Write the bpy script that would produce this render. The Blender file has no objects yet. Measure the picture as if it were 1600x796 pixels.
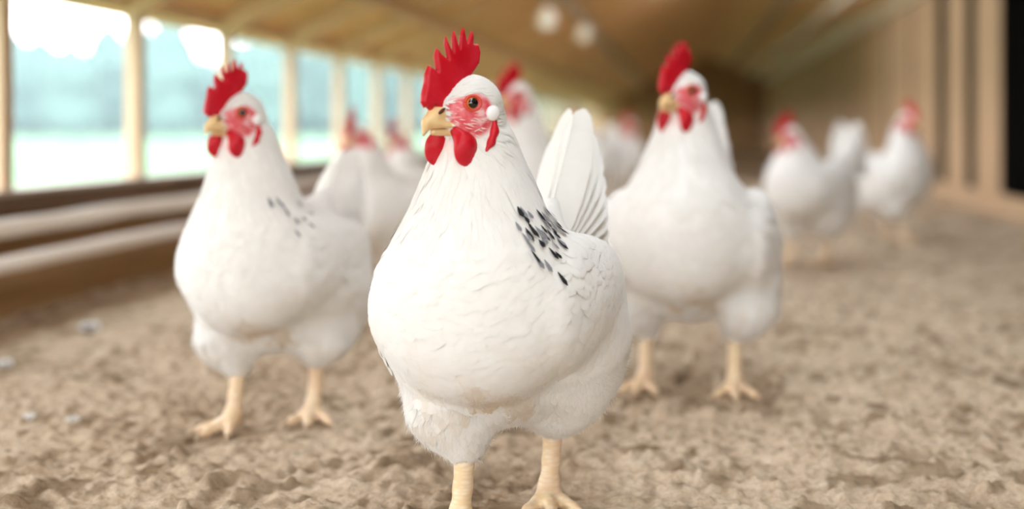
import bpy, math, random
import numpy as np

# ------------------------------------------------------------------ camera, sky, sun, exposure
C = bpy.context.scene
COL = C.collection
EYE = 0.42                                   # camera height, level with the hens' heads
F_PX = 2200.0                                # focal length in pixels of the 1600 wide frame
cam_d = bpy.data.cameras.new('camera')
cam = bpy.data.objects.new('camera', cam_d)
COL.objects.link(cam)
cam.location = (0, 0, EYE)
cam.rotation_euler = (math.pi / 2, 0, 0)
cam_d.sensor_fit = 'HORIZONTAL'
cam_d.sensor_width = 36.0
cam_d.lens = 36.0 * F_PX / 1600.0
cam_d.shift_x = (800 - 1063) / 1600.0
cam_d.shift_y = -(398 - 197) / 1600.0
cam_d.clip_start = 0.05
cam_d.clip_end = 400
cam_d.dof.use_dof = True
cam_d.dof.focus_distance = 1.44
cam_d.dof.aperture_fstop = (cam_d.lens / 1000.0) / 0.0255
cam_d.dof.aperture_blades = 0
C.camera = cam

world = bpy.data.worlds.new('sky')
C.world = world
world.use_nodes = True
wt = world.node_tree
wt.nodes.clear()
w_out = wt.nodes.new('ShaderNodeOutputWorld')
w_bg = wt.nodes.new('ShaderNodeBackground')
w_tc = wt.nodes.new('ShaderNodeTexCoord')
w_sep = wt.nodes.new('ShaderNodeSeparateXYZ')
w_cr = wt.nodes.new('ShaderNodeValToRGB')
w_cr.color_ramp.elements[0].position = 0.0
w_cr.color_ramp.elements[0].color = (0.95, 0.975, 1.0, 1)
w_cr.color_ramp.elements[1].position = 0.7
w_cr.color_ramp.elements[1].color = (0.80, 0.90, 1.0, 1)
wt.links.new(w_tc.outputs['Generated'], w_sep.inputs[0])
wt.links.new(w_sep.outputs['Z'], w_cr.inputs[0])
wt.links.new(w_cr.outputs[0], w_bg.inputs['Color'])
w_bg.inputs['Strength'].default_value = 7.8
wt.links.new(w_bg.outputs[0], w_out.inputs[0])

C.view_settings.view_transform = 'Standard'
C.view_settings.look = 'None'
C.view_settings.gamma = 1.0
C.view_settings.use_curve_mapping = False
C.view_settings.exposure = 0.10
C.cycles.use_denoising = True
C.cycles.max_bounces = 10
C.cycles.diffuse_bounces = 6
C.cycles.sample_clamp_indirect = 8.0

rng = np.random.default_rng(7)
random.seed(7)
PI = math.pi

# ------------------------------------------------------------------ helpers: noise
_T = np.random.default_rng(3).random((64, 64, 64))


def noise(p):
    """smooth value noise, p (...,3) -> 0..1"""
    p = np.asarray(p, float)
    i = np.floor(p).astype(int)
    f = p - i
    f = f * f * (3 - 2 * f)
    r = 0
    for dx in (0, 1):
        wx = f[..., 0] if dx else 1 - f[..., 0]
        for dy in (0, 1):
            wy = f[..., 1] if dy else 1 - f[..., 1]
            for dz in (0, 1):
                wz = f[..., 2] if dz else 1 - f[..., 2]
                r = r + wx * wy * wz * _T[(i[..., 0] + dx) % 64, (i[..., 1] + dy) % 64, (i[..., 2] + dz) % 64]
    return r


def sstep(a, b, x):
    t = np.clip((x - a) / (b - a), 0, 1)
    return t * t * (3 - 2 * t)


# ------------------------------------------------------------------ helpers: signed distance modelling
def ell(c, r, ay=0.0, az=0.0, ax=0.0):
    """ellipsoid: centre, radii, turned by ax (about x), then ay (about y), then az (about z)"""
    cx, sx = math.cos(ax), math.sin(ax)
    cy, sy = math.cos(ay), math.sin(ay)
    cz, sz = math.cos(az), math.sin(az)
    Rx = np.array([[1, 0, 0], [0, cx, -sx], [0, sx, cx]])
    Ry = np.array([[cy, 0, sy], [0, 1, 0], [-sy, 0, cy]])
    Rz = np.array([[cz, -sz, 0], [sz, cz, 0], [0, 0, 1]])
    R = Rz @ Ry @ Rx
    c = np.array(c, float)
    r = np.array(r, float)

    def f(P):
        q = (P - c) @ R
        k0 = np.sqrt(((q / r) ** 2).sum(-1)) + 1e-9
        k1 = np.sqrt(((q / (r * r)) ** 2).sum(-1)) + 1e-9
        return k0 * (k0 - 1) / k1
    m = float(r.max())
    return f, c - m, c + m


def cone(a, b, ra, rb):
    a = np.array(a, float)
    b = np.array(b, float)
    ab = b - a
    L2 = float(ab @ ab)

    def f(P):
        t = np.clip(((P - a) @ ab) / L2, 0, 1)
        d = P - a - t[..., None] * ab
        return np.sqrt((d * d).sum(-1)) - (ra + (rb - ra) * t)
    m = max(ra, rb)
    return f, np.minimum(a, b) - m, np.maximum(a, b) + m


class Field:
    def __init__(self, lo, hi, h):
        self.lo = np.array(lo, float)
        self.h = h
        self.n = np.ceil((np.array(hi) - self.lo) / h).astype(int) + 1
        self.D = np.full(self.n, 0.3, np.float32)

    def axes(self, s=None):
        return [self.lo[k] + self.h * np.arange(self.n[k]) for k in range(3)]

    def add(self, prim, k=0.01, cut=False):
        f, lo, hi = prim
        m = max(0.03, k * 1.3)
        i0 = np.clip(np.floor((lo - m - self.lo) / self.h).astype(int), 0, self.n)
        i1 = np.clip(np.ceil((hi + m - self.lo) / self.h).astype(int) + 1, 0, self.n)
        if (i1 <= i0).any():
            return
        ax = [self.lo[q] + self.h * np.arange(i0[q], i1[q]) for q in range(3)]
        P = np.stack(np.meshgrid(*ax, indexing='ij'), -1)
        d = f(P)
        s = (slice(i0[0], i1[0]), slice(i0[1], i1[1]), slice(i0[2], i1[2]))
        o = self.D[s]
        if cut:
            d = -d
            hh = np.maximum(k - np.abs(o - d), 0) / k
            self.D[s] = np.maximum(o, d) + hh * hh * k * .25
        else:
            hh = np.maximum(k - np.abs(o - d), 0) / k
            self.D[s] = np.minimum(o, d) - hh * hh * k * .25

    def sample(self, P):
        q = (P - self.lo) / self.h
        q = np.clip(q, 0, np.array(self.n) - 1.001)
        i = np.floor(q).astype(int)
        f = q - i
        r = 0
        for dx in (0, 1):
            wx = f[..., 0] if dx else 1 - f[..., 0]
            for dy in (0, 1):
                wy = f[..., 1] if dy else 1 - f[..., 1]
                for dz in (0, 1):
                    wz = f[..., 2] if dz else 1 - f[..., 2]
                    r = r + wx * wy * wz * self.D[i[..., 0] + dx, i[..., 1] + dy, i[..., 2] + dz]
        return r

    def grad(self, P, e=None):
        e = e or self.h
        g = np.stack([self.sample(P + np.eye(3)[k] * e) - self.sample(P - np.eye(3)[k] * e) for k in range(3)], -1)
        return g / (np.linalg.norm(g, axis=-1, keepdims=True) + 1e-9)

    def mesh(self):
        """surface nets -> verts, quads"""
        D = self.D
        ins = D < 0
        nx, ny, nz = D.shape
        cnt = np.zeros((nx - 1, ny - 1, nz - 1), np.int8)
        for dx in (0, 1):
            for dy in (0, 1):
                for dz in (0, 1):
                    cnt += ins[dx:nx - 1 + dx, dy:ny - 1 + dy, dz:nz - 1 + dz]
        act = (cnt > 0) & (cnt < 8)
        idx = -np.ones(act.shape, int)
        cells = np.argwhere(act)
        idx[act] = np.arange(len(cells))
        acc = np.zeros((len(cells), 3))
        num = np.zeros(len(cells))
        corners = [(a, b, c) for a in (0, 1) for b in (0, 1) for c in (0, 1)]
        for ca in corners:
            for k in range(3):
                if ca[k]:
                    continue
                cb = list(ca)
                cb[k] = 1
                va = D[cells[:, 0] + ca[0], cells[:, 1] + ca[1], cells[:, 2] + ca[2]]
                vb = D[cells[:, 0] + cb[0], cells[:, 1] + cb[1], cells[:, 2] + cb[2]]
                m = (va < 0) != (vb < 0)
                t = np.where(m, va / np.where(m, va - vb, 1), 0)
                p = np.tile(np.array(ca, float), (len(cells), 1))
                p[:, k] += t
                acc[m] += p[m]
                num[m] += 1
        V = self.lo + self.h * (cells + acc / np.maximum(num, 1)[:, None])
        quads = []
        for k in range(3):
            sl0 = [slice(1, -1)] * 3
            a = [slice(1, n - 1) for n in D.shape]
            a[k] = slice(0, D.shape[k] - 1)
            b = list(a)
            b[k] = slice(1, D.shape[k])
            A = ins[tuple(a)]
            B = ins[tuple(b)]
            ch = np.argwhere(A != B)
            if not len(ch):
                continue
            off = np.array([1, 1, 1])
            off[k] = 0
            pos = ch + off
            u, v = [(1, 2), (2, 0), (0, 1)][k]
            eu = np.zeros(3, int)
            eu[u] = 1
            ev = np.zeros(3, int)
            ev[v] = 1
            q = []
            for o in (-eu - ev, -ev, 0 * eu, -eu):
                c = pos + o
                q.append(idx[c[:, 0], c[:, 1], c[:, 2]])
            q = np.stack(q, -1)
            flip = ~A[ch[:, 0], ch[:, 1], ch[:, 2]]
            q[flip] = q[flip][:, ::-1]
            quads.append(q)
        Q = np.concatenate(quads)
        Q = Q[(Q >= 0).all(1)]
        return V, Q


class Geo:
    """gathers numpy pieces into one mesh"""
    def __init__(self):
        self.v, self.f, self.m, self.a = [], [], [], {}
        self.n = 0

    def add(self, V, F, mat=0, **attrs):
        V = np.asarray(V, float).reshape(-1, 3)
        F = [np.asarray(F)] if isinstance(F, np.ndarray) else F
        for fa in F:
            self.f.append(fa + self.n)
            self.m.append(np.full(len(fa), mat) if np.isscalar(mat) else np.asarray(mat))
        for k, x in attrs.items():
            self.a.setdefault(k, []).append((self.n, np.broadcast_to(np.asarray(x, float), (len(V),))))
        self.v.append(V)
        self.n += len(V)

    def build(self, name, mats, parent=None, smooth=True, xf=None):
        V = np.concatenate(self.v)
        if xf is not None:
            V = xf(V)
        me = bpy.data.meshes.new(name)
        me.vertices.add(len(V))
        me.vertices.foreach_set('co', V.astype(np.float32).ravel())
        lens = np.concatenate([np.full(len(f), f.shape[1]) for f in self.f])
        loops = np.concatenate([f.ravel() for f in self.f])
        me.loops.add(len(loops))
        me.loops.foreach_set('vertex_index', loops.astype(np.int32))
        me.polygons.add(len(lens))
        st = np.concatenate([[0], np.cumsum(lens)[:-1]])
        me.polygons.foreach_set('loop_start', st.astype(np.int32))
        me.polygons.foreach_set('material_index', np.concatenate(self.m).astype(np.int32))
        me.polygons.foreach_set('use_smooth', np.full(len(lens), smooth))
        for k, parts in self.a.items():
            arr = np.zeros(len(V), np.float32)
            for n0, x in parts:
                arr[n0:n0 + len(x)] = x
            at = me.attributes.new(k, 'FLOAT', 'POINT')
            at.data.foreach_set('value', arr)
        for m in (mats if isinstance(mats, (list, tuple)) else [mats]):
            me.materials.append(m)
        me.update(calc_edges=True)
        me.validate()
        o = bpy.data.objects.new(name, me)
        COL.objects.link(o)
        if parent:
            o.parent = parent
        return o


def tag(o, label=None, cat=None, group=None, kind=None):
    if label: o['label'] = label
    if cat: o['category'] = cat
    if group: o['group'] = group
    if kind: o['kind'] = kind
    return o


def empty(name, loc, rz=0.0):
    o = bpy.data.objects.new(name, None)
    o.empty_display_size = 0.05
    COL.objects.link(o)
    o.location = loc
    o.rotation_euler = (0, 0, rz)
    return o


def box(lo, hi, bev=0.0, rot=None, pivot=None):
    """box with bevelled edges, as (V, [quads, tris])"""
    import bmesh
    bm = bmesh.new()
    bmesh.ops.create_cube(bm, size=1.0)
    lo = np.array(lo, float)
    hi = np.array(hi, float)
    for v in bm.verts:
        v.co = [(lo[k] + hi[k]) / 2 + v.co[k] * (hi[k] - lo[k]) for k in range(3)]
    if bev:
        bmesh.ops.bevel(bm, geom=bm.edges[:], offset=bev, segments=2, profile=.6, affect='EDGES')
    V = np.array([v.co[:] for v in bm.verts])
    q = [[v.index for v in f.verts] for f in bm.faces]
    bm.free()
    out = []
    for n in (3, 4):
        g = [f for f in q if len(f) == n]
        if g:
            out.append(np.array(g))
    if rot is not None:
        pv = np.array(pivot if pivot is not None else (lo + hi) / 2)
        V = (V - pv) @ np.array(rot).T + pv
    return V, out


def tube(path, rad, seg=12):
    path = np.array(path, float)
    n = len(path)
    rad = np.broadcast_to(np.asarray(rad, float), (n,))
    T = np.gradient(path, axis=0)
    T /= np.linalg.norm(T, axis=1, keepdims=True) + 1e-12
    up = np.array([0.0, 0, 1.0]) if abs(T[0][2]) < .9 else np.array([1.0, 0, 0])
    V = []
    for i in range(n):
        s = np.cross(T[i], up)
        s /= np.linalg.norm(s)
        u = np.cross(s, T[i])
        for k in range(seg):
            a = 2 * PI * k / seg
            V.append(path[i] + rad[i] * (math.cos(a) * s + math.sin(a) * u))
    Q = [[i * seg + k, i * seg + (k + 1) % seg, (i + 1) * seg + (k + 1) % seg, (i + 1) * seg + k] for i in range(n - 1) for k in range(seg)]
    V += [path[0], path[-1]]
    Tr = [[n * seg, (k + 1) % seg, k] for k in range(seg)] + [[n * seg + 1, (n - 1) * seg + k, (n - 1) * seg + (k + 1) % seg] for k in range(seg)]
    return np.array(V), [np.array(Q), np.array(Tr)]


# ------------------------------------------------------------------ materials
def mat_base(name, col, rough=.8, spec=.3, **kw):
    m = bpy.data.materials.new(name)
    m.use_nodes = True
    b = m.node_tree.nodes['Principled BSDF']
    b.inputs['Base Color'].default_value = (*col, 1)
    b.inputs['Roughness'].default_value = rough
    b.inputs['Specular IOR Level'].default_value = spec
    for k, v in kw.items():
        b.inputs[k].default_value = v
    return m, m.node_tree, b


def nmix(t, fac, a, b):
    n = t.nodes.new('ShaderNodeMix')
    n.data_type = 'RGBA'
    for s, x in ((0, fac), (6, a), (7, b)):
        if hasattr(x, 'is_linked') or hasattr(x, 'links'):
            t.links.new(x, n.inputs[s])
        elif s == 0:
            n.inputs[0].default_value = x
        else:
            n.inputs[s].default_value = (*x, 1)
    return n.outputs[2]


def nnoise(t, scale, detail=3, rough=.55, vec=None):
    n = t.nodes.new('ShaderNodeTexNoise')
    n.inputs['Scale'].default_value = scale
    n.inputs['Detail'].default_value = detail
    n.inputs['Roughness'].default_value = rough
    if vec is None:
        tc = t.nodes.new('ShaderNodeTexCoord')
        vec = tc.outputs['Object']
    t.links.new(vec, n.inputs['Vector'])
    return n.outputs['Fac']


def nscale(t, s):
    tc = t.nodes.new('ShaderNodeTexCoord')
    mp = t.nodes.new('ShaderNodeMapping')
    mp.inputs['Scale'].default_value = s
    t.links.new(tc.outputs['Object'], mp.inputs['Vector'])
    return mp.outputs[0]


def nramp(t, fac, stops):
    n = t.nodes.new('ShaderNodeValToRGB')
    e = n.color_ramp.elements
    while len(e) < len(stops):
        e.new(.5)
    for x, (p, c) in zip(e, stops):
        x.position = p
        x.color = (*c, 1) if not np.isscalar(c) else (c, c, c, 1)
    t.links.new(fac, n.inputs[0])
    return n.outputs[0]


def nattr(t, name):
    n = t.nodes.new('ShaderNodeAttribute')
    n.attribute_name = name
    return n.outputs['Fac']


def nbump(t, b, h, strength=.3, dist=.002):
    n = t.nodes.new('ShaderNodeBump')
    n.inputs['Strength'].default_value = strength
    n.inputs['Distance'].default_value = dist
    t.links.new(h, n.inputs['Height'])
    t.links.new(n.outputs[0], b.inputs['Normal'])


def wood(name, c0, c1, axis='y', scale=9.0):
    m, t, b = mat_base(name, c0, .75, .25)
    s = {'x': (.06, 1, 1), 'y': (1, .06, 1), 'z': (1, 1, .06)}[axis]
    vec = nscale(t, tuple(scale * q for q in s))
    f = nnoise(t, 3.0, 5, .6, vec)
    col = nramp(t, f, [(.3, c0), (.7, c1)])
    t.links.new(col, b.inputs['Base Color'])
    nbump(t, b, f, .3, .003)
    return m


M = {}
# white plumage: dirt with painted warm bounce, and red face skin, come in as point attributes of the bird itself
WHITE = (.83, .81, .775)
m, t, b = mat_base('white_feather', WHITE, .75, .15)
c = nmix(t, nnoise(t, 60, 3), (.71, .685, .64), (.78, .76, .72))
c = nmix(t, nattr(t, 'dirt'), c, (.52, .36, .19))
t.links.new(c, b.inputs['Base Color'])
b.inputs['Sheen Weight'].default_value = .15
b.inputs['Sheen Roughness'].default_value = .5
b.inputs['Subsurface Weight'].default_value = 0.0
M['feather'] = m
m, t, b = mat_base('bird_skin', WHITE, .6, .3)
st = nnoise(t, 55, 4, .6, nscale(t, (1, 1, 3.2)))
red = nmix(t, nramp(t, nnoise(t, 140, 3), [(.35, 0.0), (.7, 1.0)]), (.62, .055, .07), (.72, .20, .22))
red = nmix(t, nramp(t, st, [(.52, 0.0), (.64, .55)]), red, (.85, .70, .68))
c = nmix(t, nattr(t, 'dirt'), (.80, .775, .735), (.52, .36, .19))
c = nmix(t, nattr(t, 'face'), c, red)
t.links.new(c, b.inputs['Base Color'])
nbump(t, b, nnoise(t, 300, 3), .3, .0008)
M['skin'] = m
M['dark'] = mat_base('black_feather_tip', (.012, .012, .016), .6, .3)[0]
M['grey'] = mat_base('grey_feather_edge', (.22, .22, .24), .7, .2)[0]
m, t, b = mat_base('comb_red', (.55, .01, .02), .42, .3)
c = nmix(t, nramp(t, nnoise(t, 45, 3), [(.4, 0.0), (.75, 1.0)]), (.50, .003, .012), (.56, .018, .035))
t.links.new(c, b.inputs['Base Color'])
b.inputs['Subsurface Weight'].default_value = .12
b.inputs['Subsurface Radius'].default_value = (1.0, .12, .1)
b.inputs['Subsurface Scale'].default_value = .006
nbump(t, b, nnoise(t, 420, 3), .35, .001)
M['comb'] = m
m, t, b = mat_base('beak_horn', (.72, .46, .20), .38, .4)
c = nmix(t, nnoise(t, 60, 3), (.66, .40, .16), (.76, .56, .30))
t.links.new(c, b.inputs['Base Color'])
M['beak'] = m
M['nostril'] = mat_base('nostril_dark', (.10, .035, .02), .8, .1)[0]
m, t, b = mat_base('leg_scale', (.74, .50, .29), .5, .35)
v = t.nodes.new('ShaderNodeTexVoronoi')
v.inputs['Scale'].default_value = 170
t.links.new(nscale(t, (.55, .55, 1.7)), v.inputs['Vector'])
c = nmix(t, nramp(t, v.outputs['Distance'], [(.2, 0.0), (.75, .8)]), (.82, .67, .47), (.72, .50, .26))
c = nmix(t, nramp(t, nnoise(t, 40, 2), [(.45, 0.0), (.7, .6)]), c, (.78, .53, .38))
t.links.new(c, b.inputs['Base Color'])
nbump(t, b, v.outputs['Distance'], -.5, .0012)
M['leg'] = m
M['claw'] = mat_base('claw_horn', (.55, .40, .26), .4, .4)[0]
M['iris'] = mat_base('iris_orange', (.78, .24, .04), .15, .6)[0]
M['pupil'] = mat_base('pupil_black', (.006, .005, .005), .06, .8)[0]
M['lid'] = mat_base('eyelid_red', (.66, .08, .05), .45, .4)[0]
m, t, b = mat_base('earlobe_white', (.84, .82, .80), .6, .3)
nbump(t, b, nnoise(t, 260, 3), .3, .0008)
M['lobe'] = m

# the shed
M['ceil'] = wood('ceiling_boards', (.72, .43, .16), (.86, .58, .26), 'x', 7)
M['rafter'] = wood('rafter_wood', (.74, .52, .28), (.86, .66, .42), 'x', 9)
M['purlin'] = wood('purlin_wood', (.55, .36, .19), (.66, .47, .28), 'y', 9)
M['post'] = wood('post_wood', (.60, .42, .27), (.70, .53, .36), 'z', 9)
M['wall'] = wood('low_wall_boards', (.30, .17, .075), (.42, .26, .13), 'y', 6)
M['sill'] = wood('sill_board', (.12, .07, .045), (.17, .105, .07), 'y', 8)
M['pale'] = wood('pale_rail_wood', (.86, .80, .74), (.92, .88, .83), 'y', 8)
M['board'] = wood('tan_wall_board', (.42, .27, .15), (.56, .39, .24), 'z', 7)
M['gap'] = mat_base('dark_backing', (.012, .010, .008), .95, .05)[0]
M['plate'] = wood('pale_plate_beam', (.80, .70, .58), (.88, .80, .69), 'y', 9)
M['grey_wood'] = wood('grey_beam_wood', (.36, .30, .24), (.48, .41, .34), 'y', 9)
m, t, b = mat_base('litter', (.47, .36, .25), .95, .1)
n1 = nnoise(t, 26, 5, .62)
n2 = nnoise(t, 150, 4, .7)
c = nramp(t, n1, [(.3, (.49, .375, .26)), (.52, (.565, .45, .33)), (.75, (.64, .525, .40))])
c = nmix(t, nramp(t, n2, [(.35, .55), (.6, 0.0)]), c, (.34, .24, .14))
c = nmix(t, nattr(t, 'clod'), c, (.16, .10, .05))
t.links.new(c, b.inputs['Base Color'])
nbump(t, b, n2, .8, .004)
M['litter'] = m
m, t, b = mat_base('meadow_grass', (.14, .19, .06), .95, .1)
c = nramp(t, nnoise(t, .35, 5), [(.35, (.09, .17, .09)), (.7, (.15, .23, .13))])
t.links.new(c, b.inputs['Base Color'])
M['meadow'] = m
m, t, b = mat_base('tree_leaves', (.06, .11, .085), .9, .1)
c = nmix(t, nnoise(t, 1.5, 4), (.05, .10, .085), (.09, .14, .11))
t.links.new(c, b.inputs['Base Color'])
M['leaf'] = m
M['bark'] = mat_base('tree_bark', (.12, .09, .07), .9, .1)[0]
m, t, b = mat_base('bulb_glass', (.9, .88, .82), .25, .5)
b.inputs['Emission Color'].default_value = (1, .86, .68, 1)
b.inputs['Emission Strength'].default_value = .3
M['bulb'] = m
M['cord'] = mat_base('cord_grey', (.25, .22, .2), .7, .2)[0]
M['down'] = mat_base('white_down', (.85, .84, .82), .8, .1)[0]

# ------------------------------------------------------------------ the shed (walls run along +Y, camera looks along +Y)
XL, XR = -1.47, 1.50
Y0, Y1 = -3.0, 25.0
EAVE_L, RIDGE_X, RIDGE_Z, EAVE_R = 0.775, 0.40, 1.70, 1.35
SL = (RIDGE_Z - EAVE_L) / (RIDGE_X - XL)
SR = (EAVE_R - RIDGE_Z) / (XR - RIDGE_X)


def roof_z(x):
    return EAVE_L + SL * (x - XL) if x < RIDGE_X else RIDGE_Z + SR * (x - RIDGE_X)


ADDED_GAP_X0, ADDED_GAP_X1, ADDED_GAP_Y1 = -.12, .23, 10.3
FEET = []            # world xy of every foot: the litter is trodden flat there


def litter_height(x, y):
    P = np.stack([x * 9, y * 9, x * 0 + 1.3], -1)
    h = .016 * (noise(P) - .5)
    h = h + .007 * (noise(P * 2.7 + 11) - .5)
    h = h + .005 * (noise(P * 5.5 + 23) - .5)
    cl = noise(np.stack([x * 44, y * 44, x * 0 + 5.1], -1))
    h = h + .009 * sstep(.66, .95, cl)
    h = h + .0085 * (noise(np.stack([x * 80, y * 80, x * 0 + 2.1], -1)) - .5)
    h = h + .0065 * (noise(np.stack([x * 150, y * 150, x * 0 + 12.1], -1)) - .5)
    for fx, fy in FEET:
        d = np.sqrt((x - fx) ** 2 + (y - fy) ** 2)
        h = h * (.12 + .88 * sstep(.03, .12, d))
    return h


def make_floor():
    ys = np.concatenate([np.arange(-3.2, 1.0, .06), np.arange(1.0, 1.3, .008), np.arange(1.3, 2.5, .004), np.arange(2.5, 3.0, .006), np.arange(3.0, 6.0, .018), np.arange(6.0, Y1 + .1, .08)])
    xs = np.concatenate([np.arange(-1.60, -1.05, .010), np.arange(-1.05, .62, .004), np.arange(.62, 2.0, .010)])
    X, Y = np.meshgrid(xs, ys, indexing='xy')
    h = litter_height(X, Y)
    hs = h
    P = np.stack([X * 14, Y * 9, X * 0 + 7.7], -1)
    clod = sstep(.60, .78, noise(P)) * sstep(.35, .7, noise(np.stack([X * 45, Y * 30, X * 0 + 3.3], -1)))  # dark spots: wet litter plus shade sides of clods painted in
    P2 = np.stack([X * 30, Y * 22, X * 0 + 17.7], -1)
    clod = np.maximum(clod * .75, sstep(.70, .84, noise(P2)) * .8)
    clod = np.maximum(clod, .7 * sstep(.74, .87, noise(np.stack([X * 62, Y * 44, X * 0 + 9.9], -1))))
    clod = np.clip(clod * .9 + .35 * sstep(.58, .8, noise(np.stack([X * 60, Y * 42, X * 0 + 31.3], -1))) * sstep(.45, .7, noise(np.stack([X * 9, Y * 7, X * 0 + 41.3], -1))), 0, .9)
    ny, nx = X.shape
    V = np.stack([X, Y, hs], -1).reshape(-1, 3)
    i = np.arange(ny - 1)[:, None] * nx + np.arange(nx - 1)[None]
    Q = np.stack([i, i + 1, i + nx + 1, i + nx], -1).reshape(-1, 4)
    g = Geo()
    g.add(V, Q, 0, clod=clod.ravel())
    o = g.build('floor', M['litter'])
    tag(o, kind='structure')


def struct(name, pieces, mats, parent=None, label=None):
    g = Geo()
    for p in pieces:
        V, F = p[0], p[1]
        g.add(V, F, p[2] if len(p) > 2 else 0)
    o = g.build(name, mats, parent, smooth=False)
    if parent is None:
        tag(o, kind='structure')
    return o


def make_shed():
    # left: low boarded wall, dark sill, open window bays between posts
    pcs = []
    zs = [(-.03, .070), (.072, .148), (.150, .2255)]
    for a, bb in zs:
        pcs.append(box((XL - .03, Y0, a), (XL, Y1, bb), .003))
    struct('wall_left', pcs, [M['wall']])
    struct('trim_1', [box((XL - .035, Y0, .226), (XL + .02, Y1, .268), .003)], [M['sill']])
    struct('trim_2', [box((XL - .06, Y0, .2685), (XL + .026, Y1, .280), .002)], [M['grey_wood']])
    # header under the eave
    struct('trim_3', [box((XL - .03, Y0, EAVE_L - .045), (XL + .012, Y1, EAVE_L + .0), .003)], [M['rafter']])
    # ceiling: two board slopes
    def slope(x0, x1, ya0=Y0, ya1=Y1, th=.02):
        out = []
        n = 1
        z0, z1 = roof_z(x0), roof_z(x1)
        nb = max(4, int((ya1 - ya0) / .22))
        for k in range(nb):
            ya = ya0 + (ya1 - ya0) * k / nb
            yb = ya0 + (ya1 - ya0) * (k + 1) / nb - .006
            V = np.array([[x0, ya, z0], [x1, ya, z1], [x1, yb, z1], [x0, yb, z0]])
            V = np.concatenate([V, V + [0, 0, th]])
            Q = np.array([[0, 3, 2, 1], [4, 5, 6, 7], [0, 1, 5, 4], [1, 2, 6, 5], [2, 3, 7, 6], [3, 0, 4, 7]])
            # orient: bottom face looks down
            out.append((V, [Q]))
        V = np.array([[x0, ya0, z0 + th], [x1, ya0, z1 + th], [x1, ya1, z1 + th], [x0, ya1, z0 + th]])
        V = np.concatenate([V, V + [0, 0, .01]])
        Q = np.array([[0, 3, 2, 1], [4, 5, 6, 7], [0, 1, 5, 4], [1, 2, 6, 5], [2, 3, 7, 6], [3, 0, 4, 7]])
        out.append((V, [Q]))
        return out
    ov = .10
    # added unseen opening below the ridge, left slope, to light floor and hens evenly
    struct('ceiling', slope(XL - ov, ADDED_GAP_X0) + slope(ADDED_GAP_X1, RIDGE_X) + slope(ADDED_GAP_X0, ADDED_GAP_X1, ADDED_GAP_Y1, Y1) + slope(RIDGE_X, XR + .06), [M['ceil']])
    # far wall with an open bay of its own
    struct('wall_back', [box((XL - .1, Y1, -.05), (XR + .4, Y1 + .04, 1.85))], [M['wall']])
    # right: dark wall with tan boards set in front of it, gaps between them
    struct('wall_right', [box((XR + .32, Y0, -.05), (XR + .36, Y1, EAVE_R - .02)), box((XR + .0065, Y0, EAVE_R - .03), (XR + .36, Y1, EAVE_R - .012))], [M['gap']])
    struct('trim_4', [box((XR - .012, Y0, -.03), (XR + .02, Y1, .10), .004)], [M['board']])
    struct('trim_5', [box((XR - .05, Y0, EAVE_R - .140), (XR + .006, Y1, EAVE_R - .005), .004)], [M['plate']])


def window_posts():
    ys = [3.06 + .76 * k for k in range(-7, 29)]
    for k, y in enumerate(ys):
        if y < Y0 or y > Y1:
            continue
        w = .024 if k % 4 else .026
        g = Geo()
        g.add(*box((XL - .028, y - w, .2802), (XL + .010, y + w, EAVE_L - .0455), .004))
        o = g.build('window_post', M['post'], None, False)
        k -= 3
        if 2.6 < y < 7.2:
            names = {4: 'square wooden window post at the left edge of the photo', 5: 'square wooden window post left of the second hen, first before the row recedes',
                     6: 'square wooden window post right behind the comb of the left hen', 7: 'square wooden window post right of the left hen\'s neck',
                     8: 'square wooden window post behind the tail of the left hen', 9: 'square wooden window post between the combs of the two blurred hens'}
            lab = names.get(k, 'square wooden window post far along the open left wall')
        else:
            lab = 'square wooden window post far along the open left wall'
        tag(o, lab, 'post', 'window posts along the open left wall')


def rafters():
    k = 0
    for y in np.arange(2.2, 24.5, .76):
        for side in (0, 1):
            x0, x1 = (XL + .02, RIDGE_X - .012) if side == 0 else (RIDGE_X + .012, XR - .035)
            z0, z1 = roof_z(x0) - .003, roof_z(x1) - .003
            d = .07
            V = np.array([[x0, y - .02, z0 - d], [x1, y - .02, z1 - d], [x1, y + .02, z1 - d], [x0, y + .02, z0 - d],
                          [x0, y - .02, z0], [x1, y - .02, z1], [x1, y + .02, z1], [x0, y + .02, z0]])
            Q = np.array([[0, 3, 2, 1], [4, 5, 6, 7], [0, 1, 5, 4], [1, 2, 6, 5], [2, 3, 7, 6], [3, 0, 4, 7]])
            g = Geo()
            g.add(V, [Q])
            o = g.build('rafter', M['rafter'], None, False)
            tag(o, 'brown rafter crossing the left ceiling slope above the windows' if side == 0 else 'brown rafter on the right ceiling slope above the boarded wall', 'rafter',
                'rafters of the left slope' if side == 0 else 'rafters of the right slope')
    def beam(x, w, hgt, mat, name, lab, drop=.06):
        z = roof_z(x) - drop
        g = Geo()
        g.add(*box((x - w, Y0, z - hgt), (x + w, Y1, z), .003))
        tag(g.build(name, M[mat], None, False), lab, 'beam')
    beam(-1.06, .022, .05, 'purlin', 'purlin', 'pale lengthwise beam low on the left ceiling slope', .085)
    beam(-.60, .022, .05, 'grey_wood', 'purlin', 'greyish lengthwise beam high on the left ceiling slope beside the bulbs', .095)
    beam(.86, .022, .055, 'grey_wood', 'purlin', 'greyish lengthwise beam under the right ceiling slope', .085)
    beam(1.18, .04, .06, 'plate', 'purlin', 'pale lengthwise beam just inside the boarded right wall', .095)
    # ridge board
    g = Geo()
    g.add(*box((RIDGE_X - .010, Y0, RIDGE_Z - .09), (RIDGE_X + .010, Y1, RIDGE_Z - .006), .002))
    tag(g.build('ridge_board', M['rafter'], None, False), 'brown ridge board where the two ceiling slopes meet', 'beam')


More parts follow.
